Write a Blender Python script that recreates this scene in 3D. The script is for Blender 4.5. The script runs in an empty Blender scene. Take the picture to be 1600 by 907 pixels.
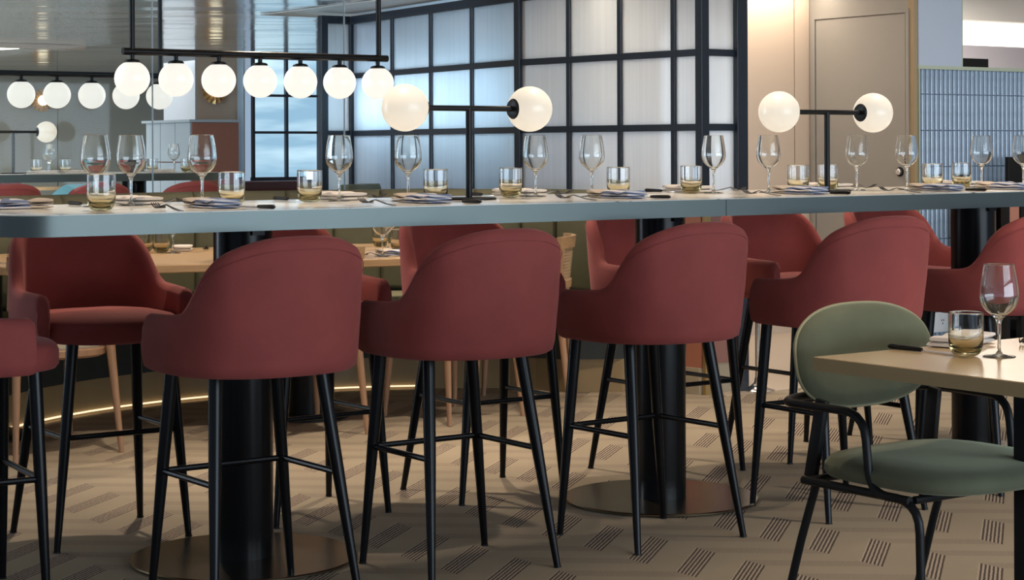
import bpy, bmesh, math, random
from mathutils import Vector, Matrix
random.seed(7)
PI = math.pi
S = bpy.context.scene
COL = S.collection

# ------------------------------------------------------------------ camera
cam = bpy.data.objects.new('camera', bpy.data.cameras.new('camera'))
COL.objects.link(cam)
F_PX, Y0 = 2976.4, 232.0
cam.data.sensor_width = 36.0
cam.data.lens = 36.0 * F_PX / 1600.0
cam.data.shift_y = -(453.5 - Y0) / 1600.0
cam.data.clip_end = 200
YAW, ROLL = 0.61961, -0.00383
_f = Vector((math.sin(YAW), math.cos(YAW), 0)); _r = Vector((math.cos(YAW), -math.sin(YAW), 0)); _u = Vector((0, 0, 1))
_r2 = _r * math.cos(ROLL) + _u * math.sin(ROLL); _u2 = -_r * math.sin(ROLL) + _u * math.cos(ROLL)
_m = Matrix((( _r2.x, _u2.x, -_f.x, -2.62999), (_r2.y, _u2.y, -_f.y, -5.08299), (_r2.z, _u2.z, -_f.z, 1.21545), (0, 0, 0, 1)))
cam.matrix_world = _m
S.camera = cam

# ------------------------------------------------------------------ view, world
S.view_settings.view_transform = 'Standard'
S.view_settings.look = 'None'
S.view_settings.exposure = 0.12
S.view_settings.gamma = 1.0
S.cycles.use_denoising = True
S.cycles.max_bounces = 14
S.cycles.transmission_bounces = 14
S.cycles.transparent_max_bounces = 16
S.cycles.sample_clamp_indirect = 6.0
S.cycles.caustics_refractive = True
W = bpy.data.worlds.new('world'); S.world = W; W.use_nodes = True
W.node_tree.nodes['Background'].inputs[0].default_value = (0.60, 0.76, 1.0, 1)
W.node_tree.nodes['Background'].inputs[1].default_value = 0.55

# ------------------------------------------------------------------ lights
def area(name, loc, direction, sx, sy, power, color):
    l = bpy.data.lights.new(name, 'AREA'); l.shape = 'RECTANGLE'; l.size = sx; l.size_y = sy
    l.energy = power; l.color = color
    o = bpy.data.objects.new(name, l); COL.objects.link(o); o.location = loc
    o.rotation_euler = Vector(direction).to_track_quat('-Z', 'Y').to_euler()
    return o
def spot(name, loc, target, power, color, angle=70, blend=0.4, r=0.04):
    l = bpy.data.lights.new(name, 'SPOT'); l.energy = power; l.color = color
    l.spot_size = math.radians(angle); l.spot_blend = blend; l.shadow_soft_size = r
    o = bpy.data.objects.new(name, l); COL.objects.link(o); o.location = loc
    o.rotation_euler = (Vector(target) - Vector(loc)).to_track_quat('-Z', 'Y').to_euler()
    return o
WARM = (1.0, 0.83, 0.65); SOFT = (1.0, 0.88, 0.74); COOL = (0.74, 0.87, 1.0)
for i, (x, y, p, a) in enumerate(((0.35, 1.3, 70, 88), (1.75, 1.3, 70, 88), (3.0, 1.15, 62, 88), (-0.3, 0.0, 34, 62), (0.5, 0.0, 34, 62), (1.3, 0.0, 34, 62), (2.1, 0.0, 34, 62), (2.9, 0.0, 34, 62), (3.6, 0.0, 30, 62), (4.8, 0.4, 30, 95),
                                  (2.6, -1.6, 50, 92), (0.95, -2.15, 27, 85), (0.2, -2.3, 16, 85), (1.6, 2.75, 52, 100), (2.6, 2.6, 40, 95), (0.4, 2.8, 40, 95))):
    spot('downlight_lamp', (x, y, 2.08), (x, y, 0), p, WARM, a, 0.5, 0.03)
area('window_daylight', (2.6, -8.4, 1.15), (-0.05, 1, 0.0), 8.0, 1.7, 300, COOL)
area('wall_wash_lamp', (5.2, 3.84, 2.30), (0, 0.06, -1), 2.0, 0.08, 17, (1.0, 0.86, 0.70))
area('partition_cove_lamp', (3.60, 2.72, 2.06), (-0.25, 0, -1), 0.05, 1.4, 14, (1.0, 0.88, 0.68))
area('partition_backlight', (3.86, 4.45, 1.50), (-1, 0, 0), 1.95, 0.20, 8.5, (0.50, 0.77, 1.0))  # added lamp hidden inside the partition to backlight the panes
area('partition_fill', (3.86, 2.75, 1.25), (-1, 0, 0), 1.1, 0.5, 0.8, (0.70, 0.84, 1.0))  # added weak cool lamp behind the panes of the nearer face
area('return_pane_backlight', (3.70, 2.30, 1.35), (0, -1, 0), 0.2, 0.9, 0.9, (0.66, 0.84, 1.0))  # added lamp behind the narrow return pane to brighten it
area('return_pane_backlight', (3.57, 5.85, 1.45), (0, -1, 0), 0.18, 0.9, 1.1, (0.55, 0.80, 1.0))  # added lamp that brightens the far return pane from behind
area('far_room_light', (3.4, 12.6, 2.05), (0, 0, -1), 5.0, 3.0, 150, (1.0, 0.96, 0.90))
area('far_room_light', (2.2, 6.2, 2.05), (0.1, 0.7, -1), 3.0, 0.8, 22, SOFT)  # added and aimed to brighten the second table's edge band and glasses
area('far_window_daylight', (-4.2, 5.6, 1.2), (1, 0.5, 0.12), 3.2, 1.7, 240, (0.72, 0.86, 1.0))
area('far_clerestory_daylight', (-4.0, 12.5, 1.80), (1, 0, 0), 6.0, 0.22, 5, (1.0, 0.98, 0.9))
area('kitchen_lamp', (8.6, 4.6, 2.5), (0, 0, -1), 2.5, 1.5, 130, SOFT)
area('corridor_lamp', (5.0, 2.6, 2.55), (0, 0, -1), 1.6, 0.8, 10, SOFT)
area('bar_front_lamp', (6.9, 1.2, 2.05), (0.05, 0.6, -1), 1.6, 0.5, 22, (0.85, 0.93, 1.0))

# ------------------------------------------------------------------ materials
MATS = {}
def nodes(m):
    return m.node_tree.nodes, m.node_tree.links
def mat(name, col, rough=0.5, metal=0.0, spec=0.5, sheen=0.0, sheen_tint=None, noise=None, bump=None, emis=None, coat=0.0, coords='Object'):
    """noise=(scale, amount[, stretch xyz]); bump=(scale, strength)"""
    m = bpy.data.materials.new(name); m.use_nodes = True
    n, l = nodes(m); b = n['Principled BSDF']
    b.inputs['Base Color'].default_value = (*col, 1); b.inputs['Roughness'].default_value = rough
    b.inputs['Metallic'].default_value = metal; b.inputs['Specular IOR Level'].default_value = spec
    if sheen:
        b.inputs['Sheen Weight'].default_value = sheen; b.inputs['Sheen Roughness'].default_value = 0.45
        b.inputs['Sheen Tint'].default_value = (*(sheen_tint or col), 1)
    if coat:
        b.inputs['Coat Weight'].default_value = coat; b.inputs['Coat Roughness'].default_value = 0.08
    if emis:
        b.inputs['Emission Color'].default_value = (*emis[0], 1); b.inputs['Emission Strength'].default_value = emis[1]
    tc = n.new('ShaderNodeTexCoord')
    def tex(scale, stretch=None):
        mp = n.new('ShaderNodeMapping'); l.new(tc.outputs[coords], mp.inputs[0])
        if stretch: mp.inputs['Scale'].default_value = stretch
        t = n.new('ShaderNodeTexNoise'); t.inputs['Scale'].default_value = scale; t.inputs['Detail'].default_value = 4
        l.new(mp.outputs[0], t.inputs['Vector']); return t
    if noise:
        t = tex(noise[0], noise[2] if len(noise) > 2 else None)
        r = n.new('ShaderNodeMapRange'); l.new(t.outputs['Fac'], r.inputs[0])
        r.inputs[1].default_value = 0.3; r.inputs[2].default_value = 0.7
        r.inputs[3].default_value = 1 - noise[1]; r.inputs[4].default_value = 1 + noise[1]
        mx = n.new('ShaderNodeMix'); mx.data_type = 'RGBA'; mx.blend_type = 'MULTIPLY'; mx.inputs[0].default_value = 1
        mx.inputs[6].default_value = (*col, 1); l.new(r.outputs[0], mx.inputs[7]); l.new(mx.outputs[2], b.inputs['Base Color'])
    if bump:
        t = tex(bump[0], bump[2] if len(bump) > 2 else None)
        bn = n.new('ShaderNodeBump'); bn.inputs['Strength'].default_value = bump[1]; bn.inputs['Distance'].default_value = 0.01
        l.new(t.outputs['Fac'], bn.inputs['Height']); l.new(bn.outputs[0], b.inputs['Normal'])
    MATS[name] = m
    return m

RED = mat('red_velvet', (0.275, 0.050, 0.044), 0.85, sheen=0.22, sheen_tint=(0.9, 0.45, 0.42), noise=(9, 0.10), bump=(260, 0.06))
GREENV = mat('green_velvet', (0.098, 0.102, 0.060), 0.85, sheen=0.45, sheen_tint=(0.75, 0.8, 0.55), noise=(8, 0.14), bump=(240, 0.06))
BLACK = mat('black_metal', (0.004, 0.0043, 0.005), 0.26, spec=0.2)
BLACKM = mat('black_matt', (0.007, 0.007, 0.0075), 0.42, spec=0.25)
FRAME = mat('dark_blue_frame', (0.016, 0.024, 0.038), 0.42)
BAND = mat('brushed_edge_metal', (0.122, 0.148, 0.143), 0.42, metal=0.85, noise=(6, 0.03))
BRASS = mat('bronze_plate', (0.22, 0.18, 0.125), 0.24, metal=1.0)
GOLD = mat('gold_trim', (0.50, 0.35, 0.15), 0.4, metal=0.8)
OCHRE = mat('ochre_wall_trim', (0.30, 0.22, 0.12), 0.5)
CHROME = mat('chrome', (0.8, 0.8, 0.8), 0.12, metal=1.0)
CUTLERY = mat('dark_cutlery_steel', (0.035, 0.032, 0.032), 0.25, metal=0.6)
STEEL = mat('blade_steel', (0.55, 0.5, 0.45), 0.2, metal=1.0)
OAK = mat('pale_oak', (0.50, 0.33, 0.18), 0.38, noise=(5, 0.10, (1, 14, 14)))
OAKLEG = mat('oak_chair_wood', (0.40, 0.235, 0.135), 0.45, noise=(6, 0.10, (10, 10, 1)))
CANE = mat('woven_cane', (0.62, 0.47, 0.30), 0.6)
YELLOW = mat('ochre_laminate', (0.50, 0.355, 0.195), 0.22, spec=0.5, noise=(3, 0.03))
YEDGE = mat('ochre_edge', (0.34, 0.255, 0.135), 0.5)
CREAM = mat('cream_cloth', (0.78, 0.71, 0.65), 0.9, bump=(200, 0.2))
SEATPAD = mat('cream_seat_fabric', (0.60, 0.53, 0.40), 0.9)
OLIVE = mat('olive_upholstery', (0.15, 0.145, 0.088), 0.75, sheen=0.15, noise=(7, 0.08))
OLIVESEAT = mat('pale_olive_seat', (0.30, 0.29, 0.18), 0.8)
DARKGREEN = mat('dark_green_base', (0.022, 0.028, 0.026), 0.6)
PLINTH = mat('brown_plinth', (0.32, 0.225, 0.105), 0.5)
TERRA = mat('terracotta_panel', (0.42, 0.17, 0.11), 0.4)
PINK = mat('pink_gloss_panel', (0.33, 0.165, 0.14), 0.25)
BEIGEPL = mat('beige_plinth', (0.42, 0.36, 0.26), 0.5)
BEIGE = mat('beige_wall', (0.60, 0.47, 0.36), 0.7)
DOORGREY = mat('taupe_wall', (0.275, 0.26, 0.235), 0.6, noise=(1.2, 0.03))
BLUECOL = mat('blue_white_column', (0.42, 0.47, 0.55), 0.5)
WHITEW = mat('white_panel', (0.72, 0.72, 0.70), 0.6)
LAV = mat('pale_grey_wall', (0.44, 0.44, 0.50), 0.7)
TILE = mat('blue_glazed_tile', (0.255, 0.335, 0.43), 0.12, spec=0.7, coat=0.5, noise=(14, 0.10))
GROUT = mat('grey_grout', (0.14, 0.18, 0.24), 0.9)
GREENTRIM = mat('sage_trim', (0.40, 0.44, 0.33), 0.5)
TAN = mat('tan_pillar', (0.50, 0.40, 0.31), 0.5)
GREYWALL = mat('grey_green_wall', (0.27, 0.28, 0.25), 0.45, noise=(0.6, 0.05))
FLOORC = mat('cream_stone_floor', (0.58, 0.47, 0.36), 0.35)
TURQ = mat('turquoise_fabric', (0.10, 0.27, 0.34), 0.7)
DARKRED = mat('dark_red_leather', (0.13, 0.025, 0.022), 0.5)
PALETILE = mat('pale_blue_tile', (0.52, 0.62, 0.72), 0.3)
LED = mat('warm_led', (1, 0.8, 0.55), emis=((1.0, 0.78, 0.50), 1.15))
COVE = mat('lit_cove', (1, 0.95, 0.85), emis=((1.0, 0.95, 0.84), 1.15))
GLOBE = mat('opal_globe_lit', (0.25, 0.24, 0.22), 0.3, emis=((1.0, 0.955, 0.87), 0.84))
GLOBE2 = mat('opal_globe_dim', (0.34, 0.32, 0.29), 0.3, emis=((1.0, 0.88, 0.70), 0.62))
BULB = mat('sconce_glow', (1, 0.9, 0.7), emis=((1.0, 0.86, 0.62), 2.2))
PHOTO = mat('black_white_print', (0.035, 0.04, 0.05), 0.4, noise=(14, 0.9))
OUTLETM = mat('outlet_white', (0.70, 0.72, 0.74), 0.4)
BOTTLE = mat('bottle_glass', (0.18, 0.20, 0.18), 0.1, spec=0.8)

def ceiling_mat():
    """polished metal strips that run across the room, slightly rippled"""
    m = mat('polished_ceiling', (0.84, 0.84, 0.83), 0.13, metal=0.55)
    n, l = nodes(m); b = n['Principled BSDF']
    g = n.new('ShaderNodeNewGeometry')
    def dot(v):
        k = n.new('ShaderNodeVectorMath'); k.operation = 'DOT_PRODUCT'; l.new(g.outputs['Position'], k.inputs[0]); k.inputs[1].default_value = v; return k.outputs['Value']
    cb_ = n.new('ShaderNodeCombineXYZ'); l.new(dot((0.814 * .5, -0.581 * .5, 0)), cb_.inputs[0]); l.new(dot((0.581 * 2.2, 0.814 * 2.2, 0)), cb_.inputs[1])
    w = n.new('ShaderNodeTexNoise'); w.inputs['Scale'].default_value = 1.3; w.inputs['Detail'].default_value = 1
    l.new(cb_.outputs[0], w.inputs['Vector'])
    bn = n.new('ShaderNodeBump'); bn.inputs['Strength'].default_value = 0.6; bn.inputs['Distance'].default_value = 0.028
    l.new(w.outputs['Fac'], bn.inputs['Height']); l.new(bn.outputs[0], b.inputs['Normal'])
    return m
CEIL = ceiling_mat()

def carpet_mat():
    m = mat('chevron_carpet', (0.3, 0.24, 0.17), 0.95, spec=0.1)
    n, l = nodes(m); b = n['Principled BSDF']
    g = n.new('ShaderNodeNewGeometry'); sp = n.new('ShaderNodeSeparateXYZ'); l.new(g.outputs['Position'], sp.inputs[0])
    def M(op, a, c=None, v=None):
        k = n.new('ShaderNodeMath'); k.operation = op
        for i, q in enumerate((a, c, v)):
            if q is None: continue
            if isinstance(q, (int, float)): k.inputs[i].default_value = q
            else: l.new(q, k.inputs[i])
        return k.outputs[0]
    HX, AMP, PER = 0.2615, 0.213, 0.2175
    ph = M('FLOORED_MODULO', M('DIVIDE', M('SUBTRACT', sp.outputs['X'], 0.917), HX), 2.0)    # 0..2
    tri = M('SUBTRACT', 1.0, M('ABSOLUTE', M('SUBTRACT', ph, 1.0)))                           # 0..1..0
    q = M('SUBTRACT', sp.outputs['Y'], M('MULTIPLY', tri, AMP))
    s = M('FLOORED_MODULO', M('SUBTRACT', q, -0.999), PER)                                    # 0..PER
    inband = M('LESS_THAN', s, 0.092)
    arm1 = M('LESS_THAN', ph, 1.0)
    wob = n.new('ShaderNodeTexNoise'); wob.inputs['Scale'].default_value = 60
    l.new(g.outputs['Position'], wob.inputs['Vector'])
    s2 = M('ADD', s, M('MULTIPLY', M('SUBTRACT', wob.outputs['Fac'], 0.5), 0.006))
    line = M('GREATER_THAN', M('SINE', M('MULTIPLY', s2, 2 * PI / 0.0153)), 0.0)
    striped = M('MULTIPLY', M('MULTIPLY', inband, arm1), line)
    fl = n.new('ShaderNodeTexNoise'); fl.inputs['Scale'].default_value = 240; fl.inputs['Detail'].default_value = 2
    l.new(g.outputs['Position'], fl.inputs['Vector'])
    speck = M('MULTIPLY', M('MULTIPLY', inband, M('SUBTRACT', 1.0, arm1)), M('GREATER_THAN', fl.outputs['Fac'], 0.46))
    half = M('MULTIPLY', M('MULTIPLY', inband, arm1), M('SUBTRACT', 1.0, line))
    big = n.new('ShaderNodeTexNoise'); big.inputs['Scale'].default_value = 3.0; l.new(g.outputs['Position'], big.inputs['Vector'])
    def mix(a, c, f, op='MIX'):
        k = n.new('ShaderNodeMix'); k.data_type = 'RGBA'; k.blend_type = op
        if isinstance(f, (int, float)): k.inputs[0].default_value = f
        else: l.new(f, k.inputs[0])
        for i, q in ((6, a), (7, c)):
            if isinstance(q, tuple): k.inputs[i].default_value = (*q, 1)
            else: l.new(q, k.inputs[i])
        return k.outputs[2]
    base = mix((0.345, 0.285, 0.205), (0.40, 0.332, 0.242), big.outputs['Fac'])
    c = mix(base, (0.46, 0.38, 0.29), half)
    c = mix(c, (0.095, 0.070, 0.058), striped)
    c = mix(c, (0.305, 0.248, 0.188), speck)
    l.new(c, b.inputs['Base Color'])
    bn = n.new('ShaderNodeBump'); bn.inputs['Strength'].default_value = 0.5; bn.inputs['Distance'].default_value = 0.004
    h = M('SUBTRACT', M('MULTIPLY', fl.outputs['Fac'], 0.5), striped)
    l.new(h, bn.inputs['Height']); l.new(bn.outputs[0], b.inputs['Normal'])
    return m
CARPET = carpet_mat()

def stone_mat():
    m = mat('speckled_stone_top', (0.55, 0.5, 0.43), 0.16, spec=0.32)
    n, l = nodes(m); b = n['Principled BSDF']
    g = n.new('ShaderNodeNewGeometry')
    v = n.new('ShaderNodeTexVoronoi'); v.inputs['Scale'].default_value = 26; l.new(g.outputs['Position'], v.inputs['Vector'])
    t = n.new('ShaderNodeTexNoise'); t.inputs['Scale'].default_value = 11; t.inputs['Detail'].default_value = 5; l.new(g.outputs['Position'], t.inputs['Vector'])
    r = n.new('ShaderNodeValToRGB'); l.new(t.outputs['Fac'], r.inputs[0])
    r.color_ramp.elements[0].position = 0.30; r.color_ramp.elements[0].color = (0.06, 0.05, 0.05, 1)
    r.color_ramp.elements[1].position = 0.38; r.color_ramp.elements[1].color = (0.80, 0.76, 0.68, 1)
    l.new(r.outputs[0], b.inputs['Base Color'])
    return m
STONE = stone_mat()

def glass_mat(name, col, rough=0.0, ior=1.45, tint=None):
    m = bpy.data.materials.new(name); m.use_nodes = True
    n, l = nodes(m); n.remove(n['Principled BSDF'])
    gl = n.new('ShaderNodeBsdfGlass'); gl.inputs['Color'].default_value = (*col, 1); gl.inputs['IOR'].default_value = ior; gl.inputs['Roughness'].default_value = rough
    l.new(gl.outputs[0], n['Material Output'].inputs[0])
    if tint:      # colour deepens towards the foot of the tumbler (smoked glass)
        tc = n.new('ShaderNodeTexCoord'); sp = n.new('ShaderNodeSeparateXYZ'); l.new(tc.outputs['Object'], sp.inputs[0])
        r = n.new('ShaderNodeValToRGB'); mr = n.new('ShaderNodeMapRange'); mr.inputs[1].default_value = 0; mr.inputs[2].default_value = 0.1
        l.new(sp.outputs['Z'], mr.inputs[0]); l.new(mr.outputs[0], r.inputs[0])
        r.color_ramp.elements[0].position = 0.02; r.color_ramp.elements[0].color = (*tint, 1)
        r.color_ramp.elements[1].position = 0.62; r.color_ramp.elements[1].color = (*col, 1)
        l.new(r.outputs[0], gl.inputs['Color'])
    return m
WINEGLASS = glass_mat('clear_wine_glass', (0.985, 0.99, 0.985))
TUMBLERG = glass_mat('smoked_tumbler_glass', (0.985, 0.988, 0.985), tint=(0.84, 0.80, 0.66))

def sheet_glass():
    m = bpy.data.materials.new('clear_sheet_glass'); m.use_nodes = True
    n, l = nodes(m); n.remove(n['Principled BSDF'])
    tr = n.new('ShaderNodeBsdfTransparent'); tr.inputs[0].default_value = (0.93, 0.96, 0.965, 1)
    gl = n.new('ShaderNodeBsdfGlossy'); gl.inputs['Roughness'].default_value = 0.02
    mx = n.new('ShaderNodeMixShader'); fr = n.new('ShaderNodeFresnel'); fr.inputs[0].default_value = 1.2
    l.new(fr.outputs[0], mx.inputs[0]); l.new(tr.outputs[0], mx.inputs[1]); l.new(gl.outputs[0], mx.inputs[2])
    l.new(mx.outputs[0], n['Material Output'].inputs[0]); return m
SHEET = sheet_glass()
GLASSEDGE = mat('polished_glass_edge', (0.45, 0.58, 0.66), 0.15, spec=0.8)

def pane_mat():
    m = bpy.data.materials.new('reeded_pane_glass'); m.use_nodes = True
    n, l = nodes(m); n.remove(n['Principled BSDF'])
    g = n.new('ShaderNodeNewGeometry'); mp = n.new('ShaderNodeMapping'); mp.inputs['Scale'].default_value = (22, 22, 0.5)
    l.new(g.outputs['Position'], mp.inputs[0])
    t = n.new('ShaderNodeTexNoise'); t.inputs['Scale'].default_value = 2.0; t.inputs['Detail'].default_value = 5; l.new(mp.outputs[0], t.inputs['Vector'])
    r = n.new('ShaderNodeMapRange'); r.inputs[1].default_value = 0.3; r.inputs[2].default_value = 0.7; r.inputs[3].default_value = 0.92; r.inputs[4].default_value = 1.0
    l.new(t.outputs['Fac'], r.inputs[0])
    cm = n.new('ShaderNodeCombineColor'); l.new(r.outputs[0], cm.inputs[0]); l.new(r.outputs[0], cm.inputs[1]); l.new(r.outputs[0], cm.inputs[2])
    bn = n.new('ShaderNodeBump'); bn.inputs['Strength'].default_value = 0.05; bn.inputs['Distance'].default_value = 0.02; l.new(t.outputs['Fac'], bn.inputs['Height'])
    tr = n.new('ShaderNodeBsdfTranslucent'); l.new(cm.outputs[0], tr.inputs[0]); l.new(bn.outputs[0], tr.inputs[1])
    gl = n.new('ShaderNodeBsdfGlossy'); gl.inputs['Roughness'].default_value = 0.22; gl.inputs[0].default_value = (0.8, 0.86, 0.92, 1); l.new(bn.outputs[0], gl.inputs['Normal'])
    mx = n.new('ShaderNodeMixShader'); mx.inputs[0].default_value = 0.30
    l.new(tr.outputs[0], mx.inputs[1]); l.new(gl.outputs[0], mx.inputs[2]); l.new(mx.outputs[0], n['Material Output'].inputs[0]); return m
PANE = pane_mat()

def sky_pane():
    m = bpy.data.materials.new('window_daylight_sky'); m.use_nodes = True
    n, l = nodes(m); n.remove(n['Principled BSDF'])
    g = n.new('ShaderNodeNewGeometry'); mp = n.new('ShaderNodeMapping'); mp.inputs['Scale'].default_value = (0.5, 0.5, 3.0)
    l.new(g.outputs['Position'], mp.inputs[0])
    t = n.new('ShaderNodeTexNoise'); t.inputs['Scale'].default_value = 1.6; t.inputs['Detail'].default_value = 3; l.new(mp.outputs[0], t.inputs['Vector'])
    r = n.new('ShaderNodeValToRGB'); l.new(t.outputs['Fac'], r.inputs[0])
    r.color_ramp.elements[0].position = 0.35; r.color_ramp.elements[0].color = (0.26, 0.42, 0.56, 1)
    r.color_ramp.elements[1].position = 0.66; r.color_ramp.elements[1].color = (0.62, 0.80, 0.90, 1)
    e = n.new('ShaderNodeEmission'); l.new(r.outputs[0], e.inputs[0]); e.inputs[1].default_value = 1.3
    l.new(e.outputs[0], n['Material Output'].inputs[0]); return m
SKYP = sky_pane()

def napkin_mat():
    m = mat('striped_napkin_cloth', (0.6, 0.55, 0.5), 0.9)
    n, l = nodes(m); b = n['Principled BSDF']
    tc = n.new('ShaderNodeTexCoord'); sp = n.new('ShaderNodeSeparateXYZ'); l.new(tc.outputs['Object'], sp.inputs[0])
    def M(op, a, c):
        k = n.new('ShaderNodeMath'); k.operation = op
        for i, q in enumerate((a, c)):
            if isinstance(q, (int, float)): k.inputs[i].default_value = q
            elif q is not None: l.new(q, k.inputs[i])
        return k.outputs[0]
    st = M('GREATER_THAN', M('SINE', M('MULTIPLY', M('ADD', M('MULTIPLY', sp.outputs['X'], 0.12), sp.outputs['Z']), 2 * PI / 0.0125), None), 0.1)
    end = M('GREATER_THAN', sp.outputs['Y'], 0.03)
    def mix(a, c, f):
        k = n.new('ShaderNodeMix'); k.data_type = 'RGBA'; l.new(f, k.inputs[0])
        for i, q in ((6, a), (7, c)):
            if isinstance(q, tuple): k.inputs[i].default_value = (*q, 1)
            else: l.new(q, k.inputs[i])
        return k.outputs[2]
    c = mix((0.60, 0.58, 0.60), (0.16, 0.20, 0.33), st)
    c = mix(c, (0.48, 0.40, 0.33), end)
    l.new(c, b.inputs['Base Color']); return m
NAPKIN = napkin_mat()

# ------------------------------------------------------------------ mesh helpers
class MB:
    def __init__(s): s.bm = bmesh.new()
    def box(s, lo, hi, bevel=0.0, rot=None, at=(0, 0, 0)):
        vs = [Vector((x, y, z)) for x in (lo[0], hi[0]) for y in (lo[1], hi[1]) for z in (lo[2], hi[2])]
        if rot is not None: vs = [rot @ v + Vector(at) for v in vs]
        v = [s.bm.verts.new(q) for q in vs]
        fs = [s.bm.faces.new([v[i] for i in f]) for f in ((0, 1, 3, 2), (4, 6, 7, 5), (0, 4, 5, 1), (2, 3, 7, 6), (0, 2, 6, 4), (1, 5, 7, 3))]
        if bevel > 0:
            ed = list({e for f in fs for e in f.edges})
            bmesh.ops.bevel(s.bm, geom=ed, offset=bevel, segments=2, affect='EDGES', profile=0.5)
        return s
    def tube(s, pts, rad, seg=12, caps=True):
        """sweep a circle along points; rad a number or one per point"""
        pts = [Vector(p) for p in pts]; n = len(pts)
        if not isinstance(rad, (list, tuple)): rad = [rad] * n
        rings = []; prev = None
        for i, p in enumerate(pts):
            t = (pts[min(i + 1, n - 1)] - pts[max(i - 1, 0)]).normalized()
            if prev is None:
                a = Vector((0, 0, 1)) if abs(t.z) < 0.9 else Vector((1, 0, 0)); u = t.cross(a).normalized()
            else:
                u = (prev - t * prev.dot(t)).normalized()
            prev = u; w = t.cross(u)
            rings.append([s.bm.verts.new(p + (u * math.cos(2 * PI * k / seg) + w * math.sin(2 * PI * k / seg)) * rad[i]) for k in range(seg)])
        for a, b in zip(rings, rings[1:]):
            for k in range(seg): s.bm.faces.new((a[k], a[(k + 1) % seg], b[(k + 1) % seg], b[k]))
        if caps:
            s.bm.faces.new(rings[0][::-1]); s.bm.faces.new(rings[-1])
        return s
    def lathe(s, prof, seg=32, at=(0, 0, 0), axis='Z', caps=True):
        rings = []
        for r, z in prof:
            if r <= 1e-6: rings.append([s.bm.verts.new(s._ax(0, 0, z, axis, at))])
            else: rings.append([s.bm.verts.new(s._ax(r * math.cos(2 * PI * k / seg), r * math.sin(2 * PI * k / seg), z, axis, at)) for k in range(seg)])
        for a, b in zip(rings, rings[1:]):
            for k in range(seg):
                k2 = (k + 1) % seg
                if len(a) == 1 and len(b) == 1: continue
                if len(a) == 1: s.bm.faces.new((a[0], b[k2], b[k]))
                elif len(b) == 1: s.bm.faces.new((a[k], a[k2], b[0]))
                else: s.bm.faces.new((a[k], a[k2], b[k2], b[k]))
        if caps:
            if len(rings[0]) > 1: s.bm.faces.new(rings[0][::-1])
            if len(rings[-1]) > 1: s.bm.faces.new(rings[-1])
        return s
    def _ax(s, x, y, z, axis, at):
        v = {'Z': (x, y, z), 'X': (z, x, y), 'Y': (y, z, x)}[axis]
        return Vector(v) + Vector(at)
    def grid(s, rows, closed_u=False, closed_v=False):
        """rows of points -> quads"""
        V = [[s.bm.verts.new(p) for p in r] for r in rows]
        nu, nv = len(V), len(V[0])
        for i in range(nu if closed_u else nu - 1):
            for j in range(nv if closed_v else nv - 1):
                s.bm.faces.new((V[i][j], V[i][(j + 1) % nv], V[(i + 1) % nu][(j + 1) % nv], V[(i + 1) % nu][j]))
        return V
    def prism(s, outline, z0, z1, bevel=0.0):
        a = [s.bm.verts.new((x, y, z0)) for x, y in outline]; b = [s.bm.verts.new((x, y, z1)) for x, y in outline]
        n = len(outline); fs = [s.bm.faces.new(a[::-1]), s.bm.faces.new(b)]
        for k in range(n): s.bm.faces.new((a[k], a[(k + 1) % n], b[(k + 1) % n], b[k]))
        if bevel:
            ed = list({e for f in fs for e in f.edges})
            bmesh.ops.bevel(s.bm, geom=ed, offset=bevel, segments=2, affect='EDGES', profile=0.5)
        return s
    def slab(s, outline, zs):
        """stack of scaled outlines: zs = [(inset, z)...] with capped ends (outline ccw, about its centre)"""
        cx = sum(p[0] for p in outline) / len(outline); cy = sum(p[1] for p in outline) / len(outline)
        rings = []
        for ins, z in zs:
            ring = []
            for x, y in outline:
                d = math.hypot(x - cx, y - cy) or 1
                k = (d - ins) / d; ring.append((cx + (x - cx) * k, cy + (y - cy) * k, z))
            rings.append(ring)
        V = s.grid(rings, closed_v=True)
        s.bm.faces.new(V[0][::-1]); s.bm.faces.new(V[-1]); return s
    def mesh(s, name, m, smooth=True, angle=35):
        bmesh.ops.recalc_face_normals(s.bm, faces=s.bm.faces)
        me = bpy.data.meshes.new(name); s.bm.to_mesh(me); s.bm.free()
        me.materials.append(m)
        if smooth:
            me.polygons.foreach_set('use_smooth', [True] * len(me.polygons))
            me.set_sharp_from_angle(angle=math.radians(angle))
        return me
    def obj(s, name, m, parent=None, smooth=True, loc=(0, 0, 0), rotz=0, angle=35):
        return link(name, s.mesh(name, m, smooth, angle), parent, loc, rotz)
def link(name, me, parent=None, loc=(0, 0, 0), rotz=0):
    o = bpy.data.objects.new(name, me); COL.objects.link(o); o.location = loc; o.rotation_euler = (0, 0, rotz)
    if parent is not None: o.parent = parent
    return o
def tag(o, label, cat, group=None):
    o['label'] = label; o['category'] = cat
    if group: o['group'] = group
    return o
def thing(name, label, cat, loc=(0, 0, 0), rotz=0, group=None):
    o = bpy.data.objects.new(name, None); COL.objects.link(o); o.location = loc; o.rotation_euler = (0, 0, rotz)
    return tag(o, label, cat, group)
def struct(name, mb, m, parent=None, smooth=False):
    o = mb.obj(name, m, parent, smooth)
    if parent is None: o['kind'] = 'structure'
    return o
def dup(root, loc, rotz, label, group=None):
    r = root.copy(); COL.objects.link(r); r.location = loc; r.rotation_euler = (0, 0, rotz); r['label'] = label
    if group: r['group'] = group
    for ch in list(root.children):
        c = ch.copy(); COL.objects.link(c); c.parent = r
        for g in list(ch.children):
            d = g.copy(); COL.objects.link(d); d.parent = c
    return r
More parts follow.
